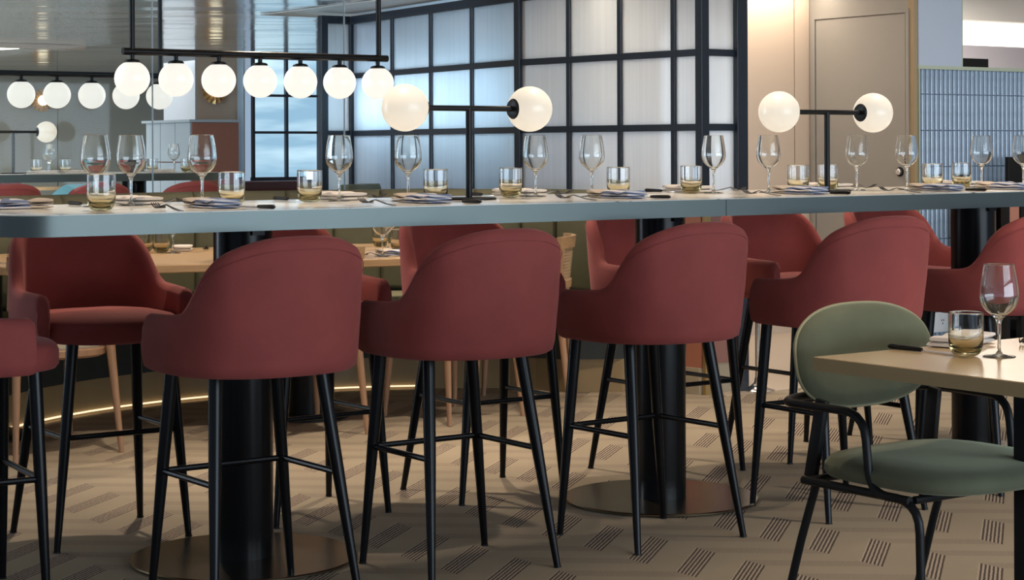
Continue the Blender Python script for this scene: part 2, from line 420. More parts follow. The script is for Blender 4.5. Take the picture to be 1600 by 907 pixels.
def rrect(x0, x1, y0, y1, r, n=6, corners=(1, 1, 1, 1)):
    """ccw rounded rectangle; corners order: x1y0, x1y1, x0y1, x0y0"""
    out = []
    for k, (cx, cy, a0) in enumerate(((x1 - r, y0 + r, -PI / 2), (x1 - r, y1 - r, 0), (x0 + r, y1 - r, PI / 2), (x0 + r, y0 + r, PI))):
        if corners[k]:
            for i in range(n + 1):
                a = a0 + PI / 2 * i / n; out.append((cx + r * math.cos(a), cy + r * math.sin(a)))
        else: out.append(((x1, y0), (x1, y1), (x0, y1), (x0, y0))[k])
    return out
def superell(a, b, p=2.5, n=48):
    o = []
    for k in range(n):
        t = 2 * PI * k / n; c, s_ = math.cos(t), math.sin(t)
        o.append((a * math.copysign(abs(c) ** (2 / p), c), b * math.copysign(abs(s_) ** (2 / p), s_)))
    return o
def smooth01(x): x = max(0, min(1, x)); return x * x * (3 - 2 * x)
def rounded_path(pts, r, n=5):
    """polyline with filleted corners"""
    P = [Vector(p) for p in pts]; out = [P[0]]
    for i in range(1, len(P) - 1):
        a = (P[i - 1] - P[i]); b = (P[i + 1] - P[i]); k = min(r, a.length * .45, b.length * .45)
        A = P[i] + a.normalized() * k; B = P[i] + b.normalized() * k
        for j in range(n + 1):
            t = j / n; out.append(A.lerp(P[i], t).lerp(P[i].lerp(B, t), t))
    out.append(P[-1]); return out

CEIL_Z = 2.10
# ------------------------------------------------------------------ setting
struct('floor', MB().box((-9, -10, -0.05), (12, 18, 0.0)), CARPET)
struct('floor', MB().box((3.62, 1.88, 0.0), (8.6, 4.0, 0.004)), FLOORC)
struct('ceiling', MB().box((-9, -9, CEIL_Z), (3.86, 17, CEIL_Z + 0.1)), CEIL)
struct('ceiling', MB().box((3.86, 6.4, CEIL_Z), (9, 17, CEIL_Z + 0.1)), CEIL)
struct('ceiling', MB().box((3.86, -9, 2.62), (12.6, 6.4, 2.7)), WHITEW)
struct('wall_east', MB().box((12.5, -5.5, 0), (12.6, 6.4, 2.62)), BEIGE)
# beige wall behind the partition, lit from a cove: two sheets with a joint
wb = MB().box((4.0, 4.0, 0), (6.12, 4.08, 2.62)); o = struct('wall_beige', wb, BEIGE)
struct('panel', MB().box((6.128, 4.0, 0), (6.258, 4.08, 2.62)), BEIGE, o)
struct('light_box_back', MB().box((3.93, 2.75, 0), (3.96, 5.6, 2.1)), LAV)  # unseen board added behind the panes to bounce the backlight
struct('light_box_baffle', MB().box((3.53, 3.40, 0), (3.93, 3.42, 2.09)), WHITEW)  # unseen baffle added to stop backlight spilling onto the other face
# taupe service wall with a flush door
dw = struct('wall_service', MB().box((6.262, 3.13, 0), (6.40, 4.08, 2.62)), DOORGREY)
door = struct('door_1', MB().box((6.252, 3.15, 0.01), (6.262, 3.93, 2.045)), DOORGREY)
fr = MB()
fr.box((6.246, 3.118, 0), (6.262, 3.142, 2.075)); fr.box((6.246, 3.938, 0), (6.262, 3.962, 2.075)); fr.box((6.246, 3.1422, 2.053), (6.262, 3.9378, 2.075))
fr.obj('door_frame', DOORGREY, door, False)
hd = MB().lathe([(0.0, 0), (0.015, 0), (0.02, 0.006), (0.02, 0.012), (0.012, 0.018), (0.0, 0.018)], 24, (0, 0, 0), 'X').obj('door_handle', CHROME, door, loc=(6.226, 3.195, 1.06))
MB().lathe([(0.021, 0.0), (0.030, 0.002), (0.030, 0.008), (0.021, 0.008), (0.021, 0.0)], 24, (0.018, 0, 0), 'X', caps=False).obj('rose', BLACKM, hd)
struct('trim_1', MB().box((6.255, 3.078, 0), (6.285, 3.128, 2.62)), OCHRE)
# half wall of finger tiles
tw = struct('wall_tiled', MB().box((6.292, 3.10, 0), (8.75, 3.22, 1.70)), GROUT)
rows = [(1.547, 1.70), (1.3205, 1.541), (1.094, 1.3145), (0.8675, 1.088), (0.641, 0.8615), (0.4145, 0.635), (0.188, 0.4085), (0.02, 0.182)]
tm = {}
for (z0, z1) in rows:
    b = MB(); w, h = 0.0365, z1 - z0; rr = []
    prof = [(-w / 2, 0.0), (-w / 2, -0.005), (-w * .3, -0.0105), (0, -0.0125), (w * .3, -0.0105), (w / 2, -0.005), (w / 2, 0.0)]
    b.grid([[(x, y, z) for x, y in prof] for z in (0, h)])
    b.bm.faces.new([v for v in b.bm.verts if abs(v.co.z - h) < 1e-6][::1]); b.bm.faces.new([v for v in b.bm.verts if abs(v.co.z) < 1e-6][::-1])
    tm[z0] = b.mesh('tile', TILE, True, 60)
for i in range(33):
    for (z0, z1) in rows:
        link('tile', tm[z0], tw, (6.312 + i * 0.0415, 3.10 - random.random() * 0.001, z0))
MB().box((6.285, 3.07, 1.70), (8.75, 3.23, 1.722)).obj('trim', GREENTRIM, tw, False)
MB().box((6.29, 3.07, 0), (6.297, 3.10, 1.70)).obj('trim', GREENTRIM, tw, False)
struct('wall_column', MB().box((6.288, 3.07, 1.722), (6.684, 3.24, 2.62)), BLUECOL)
struct('trim_2', MB().box((6.684, 3.068, 1.722), (6.69, 3.24, 2.62)), GREENTRIM)
struct('wall_kitchen', MB().box((6.4, 6.0, 0), (12.5, 6.1, 2.09)), LAV)
struct('trim_3', MB().box((6.4, 6.02, 2.092), (12.5, 6.06, 2.30)), COVE)
struct('wall_kitchen_bulkhead', MB().box((6.4, 5.9, 2.302), (12.5, 6.1, 2.62)), WHITEW)
# ------------------------------------------------------------------ wine bar: glazed partition
P0, P1, P2 = Vector((3.573, 2.0)), Vector((3.464, 3.381)), Vector((3.68, 5.536))
part = thing('glazed_partition', 'tall dark blue framed partition with square reeded glass panes behind the booth', 'partition')
ZB = [0.90, 1.316, 1.685, 2.045]
def bar(a, b, w, d, name, mtl=FRAME):
    a, b = Vector(a), Vector(b); t = b - a; L = t.length
    q = t.to_track_quat('X', 'Z').to_matrix() if abs(t.z) < L * .9 else None
    m = MB()
    if q is None:
        m.box((a.x - w / 2, a.y - w / 2, a.z), (a.x + w / 2, a.y + w / 2, b.z), 0.003)
    else:
        m.box((0, -d / 2, -w / 2), (L, d / 2, w / 2), 0.003, q, a)
    return m.obj(name, mtl, part, False)
def face(A, B, divs, last=True, pane_in=0.004):
    d = (B - A); L = d.length; d.normalize()
    pts = [A] + [A + d * t for t in divs] + [B]
    for i, p in enumerate(pts[1:-1]):
        bar((p.x, p.y, ZB[0]), (p.x, p.y, ZB[-1]), 0.032, 0.03, 'mullion')
    for z in ZB[1:-1] + [ZB[0]]:
        bar((A.x, A.y, z), (B.x, B.y, z), 0.034, 0.034, 'transom')
    bar((A.x, A.y, ZB[-1]), (B.x, B.y, ZB[-1]), 0.05, 0.05, 'top_rail')
    q = Vector((d.x, d.y, 0)).to_track_quat('X', 'Z').to_matrix()
    for p, r in zip(pts, pts[1:]):
        for z0, z1 in zip(ZB, ZB[1:]):
            MB().box((0.008, -0.004, z0 + 0.008), ((r - p).length - 0.008, 0.004, z1 - 0.008), 0, q, (p.x, p.y, 0)).obj('pane', PANE, part, False)
face(P0, P1, [0.19, 0.58, 0.975])
face(P1, P2, [0.535, 1.045, 1.565])
face(Vector((3.573, 2.0)), Vector((3.815, 2.0)), [])
face(Vector((3.47, 5.54)), Vector((3.68, 5.536)), [])
for p, w in ((P0, 0.05), (P1, 0.05), (P2, 0.06), (Vector((3.81, 2.0)), 0.07), (Vector((3.465, 5.54)), 0.05)):
    bar((p.x, p.y, 0.89 if p is P0 else 0.0), (p.x, p.y, 2.07), w, w, 'post')
# solid dado under the glass: terracotta on the booth side, pink gloss on the return, beige plinth
d = (P1 - P0).normalized(); q = Vector((d.x, d.y, 0)).to_track_quat('X', 'Z').to_matrix()
MB().box((0.0, -0.02, 0.13), ((P1 - P0).length, 0.015, 0.885), 0, q, (P0.x, P0.y, 0)).obj('dado_panel', TERRA, part, False)
MB().box((0.0, -0.01, 0.0), ((P1 - P0).length, 0.03, 0.13), 0, q, (P0.x, P0.y, 0)).obj('plinth', BEIGEPL, part, False)
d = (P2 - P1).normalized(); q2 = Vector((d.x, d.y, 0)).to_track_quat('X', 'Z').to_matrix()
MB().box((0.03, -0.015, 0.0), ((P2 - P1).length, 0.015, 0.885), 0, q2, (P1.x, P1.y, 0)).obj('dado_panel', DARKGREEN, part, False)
MB().box((3.60, 1.985, 0.15), (3.78, 2.02, 0.885)).obj('dado_panel', PINK, part, False)
MB().box((3.60, 1.99, 0.0), (3.80, 2.03, 0.15)).obj('plinth', BEIGEPL, part, False)
MB().box((3.562, 1.970, 0), (3.598, 1.992, 0.889)).obj('corner_trim', GOLD, part, False)
# ------------------------------------------------------------------ far room behind the glass screen
struct('wall_far', MB().box((-3, 15.7, 0), (1.05 + 4.75, 15.8, 2.1)), GREYWALL)
struct('wall_far_panel', MB().box((5.81, 15.7, 0), (8.2, 15.8, 2.1)), GREYWALL)
struct('wall_far_pillar', MB().box((5.30, 11.10, 0), (5.72, 11.24, 2.1)), TAN)
struct('wall_far_pillar_side', MB().box((5.285, 11.10, 0), (5.298, 11.78, 2.1)), BLUECOL)
struct('trim_4', MB().box((5.722, 11.08, 0), (5.78, 11.22, 2.1)), PALETILE)
fw = struct('window_1', MB().box((5.80, 10.96, 0.90), (6.9, 10.99, 0.95)), FRAME)
for px in (5.81, 6.165, 6.52, 6.88): MB().box((px - .012, 10.93, 0.95), (px + .012, 10.97, 2.098)).obj('window_frame', FRAME, fw, False)
for z in (1.375, 1.725, 2.08): MB().box((5.80, 10.935, z - .012), (6.9, 10.965, z + .012)).obj('window_frame', FRAME, fw, False)
for a, b in ((5.823, 6.152), (6.178, 6.507), (6.533, 6.867)):
    for z0, z1 in ((0.955, 1.363), (1.387, 1.713), (1.737, 2.066)):
        MB().box((a, 10.975, z0), (b, 10.985, z1)).obj('pane', SKYP, fw, False)
struct('wall_window_sill', MB().box((5.79, 10.9, 0.0), (6.95, 11.0, 0.90)), TAN)
cb = thing('tall_cabinet', 'terracotta fronted cabinet with pale tiled side beneath the tan pillar', 'cabinet')
MB().box((4.675, 9.90, 0.0), (5.115, 10.3, 1.45)).obj('body', TERRA, cb, False)
for k in range(3):
    for z in range(4):
        MB().box((4.655, 9.915 + k * .30, 0.06 + z * 0.35), (4.672, 10.205 + k * .30, 0.40 + z * 0.35)).obj('side_tile', PALETILE, cb, False)
MB().box((4.68, 10.3, 0.0), (5.115, 10.8, 1.45)).obj('body_return', TERRA, cb, False)
MB().box((4.63, 9.87, 1.452), (5.135, 10.85, 1.475)).obj('top', PALETILE, cb, False)
bch = thing('banquette_bench', 'long dark red banquette beneath the far window', 'bench', (5.15, 9.9, 0))
MB().box((0.02, -.1, 0.0), (1.75, .55, 0.42)).obj('seat', DARKRED, bch)
MB().box((0.02, .55, 0.0), (1.75, .7, 0.925), 0.03).obj('backrest', DARKRED, bch)
# soffit with a light recess on the far ceiling
struct('trim_5', MB().box((1.4, 10.1, CEIL_Z - 0.035), (3.78, 10.2, CEIL_Z - 0.002)), TAN)
sof = MB(); sof.prism([(1.4, 10.45), (3.45, 10.75), (3.3, 11.25), (1.4, 12.2)], CEIL_Z - 0.012, CEIL_Z - 0.004); struct('trim_6', sof, COVE)
struct('ceiling_soffit', MB().box((3.26, 3.5, CEIL_Z - 0.008), (3.858, 6.0, CEIL_Z - 0.002)), WHITEW)
def sconce(loc, label):
    t = thing('wall_sconce', label, 'wall lamp', loc)
    m = MB(); n = 14
    for k in range(n):
        a0, a1 = 2 * PI * k / n, 2 * PI * (k + 1) / n; am = (a0 + a1) / 2
        pts = [(0.03, a0, -.012), (0.03, a1, -.012), (0.125, a1, -.02), (0.135, am, -.05), (0.125, a0, -.02)]
        vs = [m.bm.verts.new((r * math.cos(a), z, r * math.sin(a))) for r, a, z in pts]
        c = m.bm.verts.new((0.085 * math.cos(am), -.055, 0.085 * math.sin(am)))
        for i in range(5): m.bm.faces.new((vs[i], vs[(i + 1) % 5], c))
    m.lathe([(0, -.012), (.03, -.012), (.03, 0), (0, 0)], 16, (0, 0, 0), 'Y')
    m.obj('scalloped_plate', GOLD, t, False)
    MB().lathe([(0, -.13), (.03, -.122), (.054, -.096), (.058, -.06), (.04, -.014), (0, -.013)], 16, (0, 0, 0), 'Y').obj('bulb', BULB, t)
    return t
sconce((5.60, 15.69, 1.78), 'gold scalloped wall sconce glowing on the grey far wall')
sconce((5.47, 11.10, 1.773), 'gold scalloped wall sconce on the tan pillar above the cabinet')
def lounge_chair(loc, rz, label):
    t = thing('lounge_chair', label, 'chair', loc, rz, 'turquoise chairs in the far room')
    b = MB(); R = []
    for i in range(17):
        a = -1.9 + 3.8 * i / 16; h = 0.86 - 0.2 * smooth01((abs(a) - 0.7) / 1.1)
        R.append([(0.30 * math.sin(a) * k, -0.28 * math.cos(a) * k, z) for k, z in ((1, .36), (1.03, h), (0.86, h), (0.84, .42))])
    b.grid(R, closed_v=True); b.obj('backrest', TURQ, t)
    MB().slab(superell(.27, .26, 3), [(0.02, .36), (0, .38), (0, .45), (.03, .47)]).obj('seat', TURQ, t)
    for sx in (-1, 1):
        for sy in (-1, 1): MB().tube([(sx * .2, sy * .2, .38), (sx * .25, sy * .25, 0)], [.016, .01], 8).obj('leg', BLACK, t)
    return t
lounge_chair((5.15, 13.93, 0), 0.5, 'turquoise lounge chair in the far room beside the pale round table')
lounge_chair((5.90, 13.4, 0), 2.5, 'turquoise lounge chair in the far room nearest the terracotta cabinet')
rt = thing('round_side_table', 'pale round table standing between the turquoise chairs far behind', 'table', (5.05, 14.5, 0))
MB().lathe([(0, .79), (.3, .79), (.3, .82), (0, .82)], 32).obj('tabletop', OAK, rt)
MB().lathe([(0, 0), (.2, 0), (.2, .015), (.03, .03), (.03, .79), (0, .79)], 20).obj('pedestal', BLACK, rt)

# ------------------------------------------------------------------ bar tables
def build_bar_table(loc, label, xr=4.15):
    t = thing('bar_table', label, 'table', loc, 0, None)
    XE, YN, YF = -0.885, -0.476, 0.435
    half = (YF - YN) / 2; r = 0.13
    z0, z1 = 0.994, 1.048
    def outl(x0, x1, ins, c): return rrect(x0 + ins, x1 - ins if x1 > 3 else x1, YN + ins, YF - ins, r - ins * .5, 8, c)
    MB().prism(outl(XE, 1.504, 0, (0, 0, 1, 1)), z0, z1).obj('edge_band', BAND, t, True, angle=30)
    MB().prism(outl(1.5065, xr, 0, (1, 1, 0, 0)), z0, z1).obj('edge_band', BAND, t, True, angle=30)
    MB().prism(rrect(XE + .006, xr - .006, YN + .006, YF - .006, r - .003, 8), z1 - 0.001, 1.050).obj('stone_top', STONE, t, False)
    for k in range(3):
        x = 1.608 * k
        MB().lathe([(0, 0.012), (.087, 0.012), (.087, z0), (0, z0)], 40, (x, -0.02, 0)).obj('pedestal_column', BLACK, t)
        MB().lathe([(0, 0.001), (.33, 0.001), (.336, 0.004), (.336, 0.009), (.333, 0.012), (0, 0.012)], 64, (x, -0.02, 0)).obj('base_plate', BRASS, t)
        MB().box((x - .02, -0.12, z0 - .03), (x + .02, 0.08, z0)).obj('column_head', BLACK, t, False)
    return t
TABLE = build_bar_table((0, 0, 0), 'long counter height bar table with stone top and wide metal edge')

# ------------------------------------------------------------------ bar stools
ORD = ['first', 'second', 'third', 'fourth', 'fifth', 'sixth', 'seventh']
def stool_proto(label):
    t = thing('bar_stool', label, 'bar stool', (0, 0, 0), 0, 'red velvet bar stools')
    A, B, YF_, TH = 0.270, 0.264, 0.150, 0.046
    N = 72; R = []
    tot = 2 * YF_ + 2.0
    def plan(u):      # u -1..1 from the arm front round the back to the other arm front
        s = u * (PI / 2 * 1.0 + 0.55)
        if abs(s) > PI / 2:
            f = (abs(s) - PI / 2) / 0.55
            return math.copysign(A - 0.012 * f * f, s), YF_ * f, math.copysign(1, s), -0.05 * f, abs(s)
        sx, cx = math.sin(s), math.cos(s)
        x = A * math.copysign(abs(sx) ** 0.86, sx); y = -B * abs(cx) ** 0.86
        nx, ny = sx / A, -cx / B; n = math.hypot(nx, ny)
        return x, y, nx / n, ny / n, abs(s)
    ZT = [(0, .992), (.2, .990), (.37, .983), (.5, .973), (.65, .959), (.8, .940), (.9, .921), (1.0, .896), (1.08, .868), (1.15, .840), (1.25, .806), (1.35, .790), (1.45, .785), (1.6, .782), (1.75, .780), (2.2, .775)]
    def zprof(q):
        def lin(q):
            for (a, za), (b, zb) in zip(ZT, ZT[1:]):
                if q <= b: return za + (zb - za) * (q - a) / (b - a)
            return ZT[-1][1]
        return sum(lin(abs(q + d)) for d in (-.06, -.03, 0, .03, .06)) / 5
    for i in range(N + 1):
        u = -1 + 2 * i / N
        x, y, nx, ny, s = plan(u)
        h = zprof(s); drop = smooth01((s - 0.6) / 0.7)
        lean = 0.030 * (1 - drop) ** 1.5
        endk = 0.5 + 0.5 * smooth01((1 - abs(u)) / 0.03)     # thin and round the arm fronts
        th = TH * (0.35 + 0.65 * endk); hz = h - 0.03 * (1 - endk)
        zb = 0.625 + 0.006 * (1 - endk)
        prof = []
        H = hz - zb
        for off, z in ((-0.020, 0.0), (-0.006, 0.008), (0.0, 0.035), (0.003, H * 0.5), (0.0, H - 0.05), (-0.002, H - 0.022), (-0.010, H - 0.006), (-th / 2, H), (-th + .010, H - 0.006), (-th + .001, H - 0.022), (-th, H - 0.05), (-th - .002, H * .5), (-th, 0.06), (-th, 0.02)):
            L = lean * smooth01(z / max(H, .01))
            prof.append((x + nx * (off + L), y + ny * (off + L), zb + z))
        R.append(prof)
    m = MB(); V = m.grid(R, closed_v=True); m.bm.faces.new(V[0][::-1]); m.bm.faces.new(V[-1])
    sh = m.obj('backrest', RED, t, angle=60)
    seam = []
    for i in range(41):
        u = -.46 + .92 * i / 40; x, y, nx, ny, q_ = plan(u); zz = zprof(q_); dr = smooth01((q_ - 0.6) / 0.7)
        of = .0012 + .030 * (1 - dr) ** 1.5
        seam.append((x + nx * of, y + ny * of, zz - .034))
    MB().tube(seam, .0009, 6).obj('top_seam', RED, sh)
    # seat pad: D plan, crowned
    o = []
    for k in range(60):
        a = 2 * PI * k / 60; c, s_ = math.cos(a), math.sin(a)
        x = 0.229 * math.copysign(abs(c) ** 0.62, c); y = (0.215 if s_ > 0 else 0.222) * math.copysign(abs(s_) ** (0.72 if s_ > 0 else 0.9), s_)
        o.append((x, y - 0.005))
    o = [(x, y + 0.065 * (1 - (x / .23) ** 2) if y > 0 else y) for x, y in o]
    MB().slab(o, [(.03, .622), (.008, .626), (0, .636), (0, .655), (0, .674), (.005, .687), (.018, .697), (.05, .705), (.12, .711)]).obj('seat', RED, t, angle=60)
    feet = {(-1, 1): (-.2155, .189), (1, 1): (.2155, .189), (-1, -1): (-.2155, -.189), (1, -1): (.2155, -.189)}
    tops = {(-1, 1): (-.158, .175), (1, 1): (.158, .175), (-1, -1): (-.158, -.085), (1, -1): (.158, -.085)}
    def on(k, z):
        a, b = tops[k], feet[k]; f = 1 - z / 0.63
        return (a[0] + (b[0] - a[0]) * f, a[1] + (b[1] - a[1]) * f, z)
    for k in feet:
        lg = MB().tube([on(k, .632), on(k, .35), on(k, 0.004)], [.0190, .0170, .0100], 14).obj('leg', BLACK, t)
        MB().tube([on(k, .0045), on(k, 0.0)], [.0115, .0115], 12).obj('glide', BLACKM, lg)
    zr = 0.342
    for a, b in (((-1, 1), (1, 1)), ((-1, -1), (-1, 1)), ((1, -1), (1, 1))):
        MB().tube([on(a, zr), on(b, zr)], .0085, 10).obj('foot_rail', BLACK, t)
    return t
near = [(-0.214, -0.493, 0.0), (0.465, -0.473, -0.012), (1.183, -0.48, 0.02), (1.985, -0.496, -0.04), (2.80, -0.49, 0.02)]
farr = [(-0.198, 0.573, -0.02), (0.504, 0.521, 0.029), (1.206, 0.48, -0.009), (2.018, 0.437, -0.007), (2.695, 0.429, -0.029), (3.40, 0.44, 0.0)]
st0 = stool_proto('red velvet bar stool turned away, first along the near side from the rounded table end')
st0.location = (*near[0][:2], 0); st0.rotation_euler = (0, 0, near[0][2])
for i, (x, y, a) in enumerate(near[1:], 1):
    dup(st0, (x, y, 0), a, f'red velvet bar stool turned away, {ORD[i]} along the near side from the rounded table end')
for i, (x, y, a) in enumerate(farr):
    dup(st0, (x, y, 0), PI + a, f'red velvet bar stool facing us across the table, {ORD[i]} from the rounded table end')
dup(st0, (-0.88, -0.04, 0), -PI / 2 - .09, 'red velvet bar stool seen side on at the rounded head of the bar table')

# ------------------------------------------------------------------ glassware and cutlery
def wine_mesh():
    H = 0.209; ctrl = [(0.0338, H), (0.0342, .2065), (0.0368, .193), (0.0400, .175), (0.0428, .155), (0.0439, .138), (0.0427, .127), (0.0378, .114), (0.0292, .1035), (0.0175, .094), (0.0095, .0865), (0.0062, .080)]
    outer = []
    for i in range(len(ctrl) - 1):
        for k in range(3):
            t = k / 3; p0, p1, p2, p3 = ctrl[max(i - 1, 0)], ctrl[i], ctrl[i + 1], ctrl[min(i + 2, len(ctrl) - 1)]
            cr = lambda q: 0.5 * (2 * p1[q] + (p2[q] - p0[q]) * t + (2 * p0[q] - 5 * p1[q] + 4 * p2[q] - p3[q]) * t * t + (3 * p1[q] - p0[q] - 3 * p2[q] + p3[q]) * t ** 3)
            outer.append((cr(0), cr(1)))
    stem = [(0.0050, .075), (0.0042, .069), (0.0036, .05), (0.0036, .025), (0.0045, .012), (0.009, .006), (0.02, .0035), (0.033, .002), (0.0365, .001), (0.0365, 0.0), (0.0, 0.0)]
    inner = [(max(r - 0.0012, 0.0), z + 0.0009) for r, z in outer if 0.0915 < z < H - .0012]
    inner = inner[::-1]
    inner.append((outer[0][0] - 0.0009, H - .0004)); outer[0] = (outer[0][0] - .0003, H)
    prof = [(0.0, inner[0][1] - 0.0035), (inner[0][0] * .5, inner[0][1] - 0.0028)] + inner + outer + stem
    return MB().lathe(prof, 36, caps=False).mesh('wine_glass', WINEGLASS, True, 80)
WG = wine_mesh()
def tumbler_mesh():
    prof = [(0.0, .0125), (.010, .0126), (.019, .0138), (.027, .0178), (.0328, .0245), (.0360, .033), (.0374, .042), (.0379, .052), (.0380, .066), (.0380, .082), (.0380, .0955), (.0380, .0978), (.0382, .0992), (.0386, .0998), (.0390, .0992), (.0392, .0978), (.0392, .0955), (.0392, .082), (.0392, .060), (.0392, .046), (.0388, .034), (.0376, .024), (.0352, .015), (.0315, .0078), (.0265, .0030), (.0215, .0008), (.017, 0), (.008, 0), (0, 0)]
    return MB().lathe(prof, 40, caps=False).mesh('tumbler', TUMBLERG, True, 80)
TG = tumbler_mesh()
def wine(x, y, label, z=1.05): return tag(link('wine_glass', WG, None, (x, y, z + .0006)), label, 'wine glass', 'wine glasses')
def tumbler(x, y, label, z=1.05): return tag(link('tumbler', TG, None, (x, y, z + .0006)), label, 'tumbler', 'smoked glass tumblers')
def ribbon(m, pts, th=0.0022):
    """pts: (x, y, z, halfwidth) along y"""
    R = [[(x - w, y, z), (x - w, y, z + th), (x + w, y, z + th), (x + w, y, z)] for x, y, z, w in pts]
    V = m.grid(R, closed_v=True); m.bm.faces.new(V[0][::-1]); m.bm.faces.new(V[-1])
def fork_mesh():
    m = MB()
    ribbon(m, [(0, -.095, .001, .006), (0, -.08, .0015, .0065), (0, -.05, .004, .005), (0, -.01, .011, .0032), (0, .012, .015, .003), (0, .03, .011, .005), (0, .038, .007, .010), (0, .046, .005, .0115)])
    for i in range(4):
        x = -.0098 + i * .00655
        ribbon(m, [(x, .0455, .005, .0021), (x, .065, .005, .0019), (x, .082, .010, .0016), (x * .95, .096, .018, .0008)])
    return m.mesh('fork', CUTLERY, True, 40)
FK = fork_mesh()
def fork(x, y, rz, label, z=1.05): return tag(link('fork', FK, None, (x, y, z), rz), label, 'fork', 'dinner forks')
def knife(x, y, rz, label, z=1.05):
    t = thing('knife', label, 'knife', (x, y, z), rz, 'table knives')
    m = MB(); m.tube([(0, -.098, .0062), (0, -.09, .007), (0, -.05, .0065), (0, -.005, .0058), (0, .0, .0055)], [.003, .0065, .006, .0052, .004], 10); m.obj('handle', BLACKM, t)
    m = MB(); R = [[(-.0012, y, z0), (.0012, y, z0), (.0008, y, z1), (-.0008, y, z1)] for y, z0, z1 in ((0, .003, .009), (.02, .0006, .014), (.07, .0004, .0155), (.095, .001, .012), (.108, .004, .006))]
    V = m.grid(R, closed_v=True); m.bm.faces.new(V[0][::-1]); m.bm.faces.new(V[-1])
    # the blade lies flat: turn it on its side
    for v in m.bm.verts: v.co = Vector((v.co.z - .006, v.co.y, v.co.x + .0035))
    m.obj('blade', STEEL, t); return t
def napkin_mesh(name, w, l, layers, m_, seed):
    rnd = random.Random(seed); m = MB(); z = 0.0005
    for k in range(layers):
        h = (0.0078 if layers == 3 else 0.0118) + rnd.random() * .002; ww = w * (1 - .05 * k) ; n = 18; off = (rnd.random() - .5) * .008; R = []
        for i in range(n + 1):
            y = -l / 2 + l * i / n + (rnd.random() - .5) * .002
            tilt = .004 * math.sin(i * .7 + k) ; e = min(1, min(i, n - i) / 1.2 * .55 + .45)
            ring = []
            for j in range(14):
                a = 2 * PI * j / 14; c, s_ = math.cos(a), math.sin(a)
                ring.append((off + ww / 2 * math.copysign(abs(c) ** .45, c), y, z + max(0.0, h / 2 + h / 2 * e * math.copysign(abs(s_) ** .6, s_) + (tilt if s_ > 0 else 0) * (k + 1) * .35)))
            R.append(ring)
        V = m.grid(R, closed_v=True); m.bm.faces.new(V[0][::-1]); m.bm.faces.new(V[-1])
        z += h * .97
    return m.mesh(name, m_, True, 50)
NS = [napkin_mesh('napkin', .092, .205, 3, NAPKIN, s) for s in (1, 2)]
NC = [napkin_mesh('napkin', .095, .20, 2, CREAM, s) for s in (3, 4)]
def napkin(x, y, rz, kind, k, label, z=1.05):
    return tag(link('napkin', (NS if kind == 's' else NC)[k % 2], None, (x, y, z), rz), label, 'napkin', 'folded napkins')

NEARREF = [f'before the {ORD[i]} near stool from the rounded end' for i in range(6)]
FARREF = [f'facing the {ORD[i]} far stool from the rounded end' for i in range(7)]
for i, (x, y) in enumerate([(-0.093, 0.06), (0.631, 0.06), (1.358, 0.04), (2.166, 0.03), (2.861, 0.0)]):
    wine(x, y, 'empty stemmed wine glass ' + NEARREF[i])
for i, (x, y) in enumerate([(-0.275, 0.16), (0.43, 0.15), (1.194, 0.14), (1.962, 0.1), (2.651, 0.06), (3.336, 0.04), (3.517, -0.02)]):
    wine(x, y, 'empty stemmed wine glass ' + FARREF[i])
wine(-0.40, 0.13, 'empty stemmed wine glass directly behind the tumbler nearest the rounded table end')
tumbler(-0.533, -0.22, 'smoked tumbler nearest the rounded table end, in front of two wine glasses')
for i, (x, y) in enumerate([(-0.057, -0.06), (0.664, -0.05), (1.417, -0.03), (2.256, -0.03), (2.949, -0.05)]):
    tumbler(x, y, 'smoked tumbler behind the striped napkin ' + NEARREF[i])
for i, (x, y) in enumerate([(0.3, 0.11), (1.075, 0.12), (1.89, 0.14), (2.558, 0.12), (3.31, 0.12)]):
    tumbler(x, y, 'amber footed tumbler beside the napkin ' + FARREF[i + 1])
for i, (x, y) in enumerate([(-0.193, -0.2), (0.513, -0.2), (1.28, -0.19), (2.107, -0.19), (2.8, -0.2), (3.178, -0.2)]):
    napkin(x, y, 0.03 * (i % 3 - 1), 's', i, 'folded blue striped napkin ' + NEARREF[i])
napkin(-0.66, 0.10, -PI / 2 + .1, 's', 1, 'folded navy striped napkin on the rounded corner of the bar table')
for i, (x, y) in enumerate([(-0.202, 0.28), (0.514, 0.29), (1.242, 0.3), (2.012, 0.3), (2.711, 0.28), (3.428, 0.25)]):
    napkin(x, y, PI + 0.03 * (i % 3 - 1), 'c', i, 'folded cream napkin ' + FARREF[i])
for i, (x, y) in enumerate([(-0.388, -0.33), (0.296, -0.3), (1.053, -0.27), (1.871, -0.25), (2.543, -0.26), (3.255, -0.27)]):
    fork(x, y, 0.05 * (i % 3 - 1), 'dark dinner fork with raised tines ' + NEARREF[i])
for i, (x, y) in enumerate([(-0.058, 0.32), (0.638, 0.31), (1.392, 0.3), (2.195, 0.28), (2.86, 0.26), (3.566, 0.2)]):
    fork(x, y, PI + 0.05 * (i % 3 - 1), 'dark dinner fork with tines towards us ' + FARREF[i])
for i, (x, y) in enumerate([(-0.119, -0.34), (0.598, -0.3), (1.361, -0.27), (2.179, -0.27), (2.863, -0.29)]):
    knife(x, y, 0.0, 'black handled table knife ' + NEARREF[i])
for i, (x, y) in enumerate([(-0.385, 0.27), (0.345, 0.33), (1.124, 0.36), (1.936, 0.36)]):
    knife(x, y, PI, 'black handled table knife ' + FARREF[i])

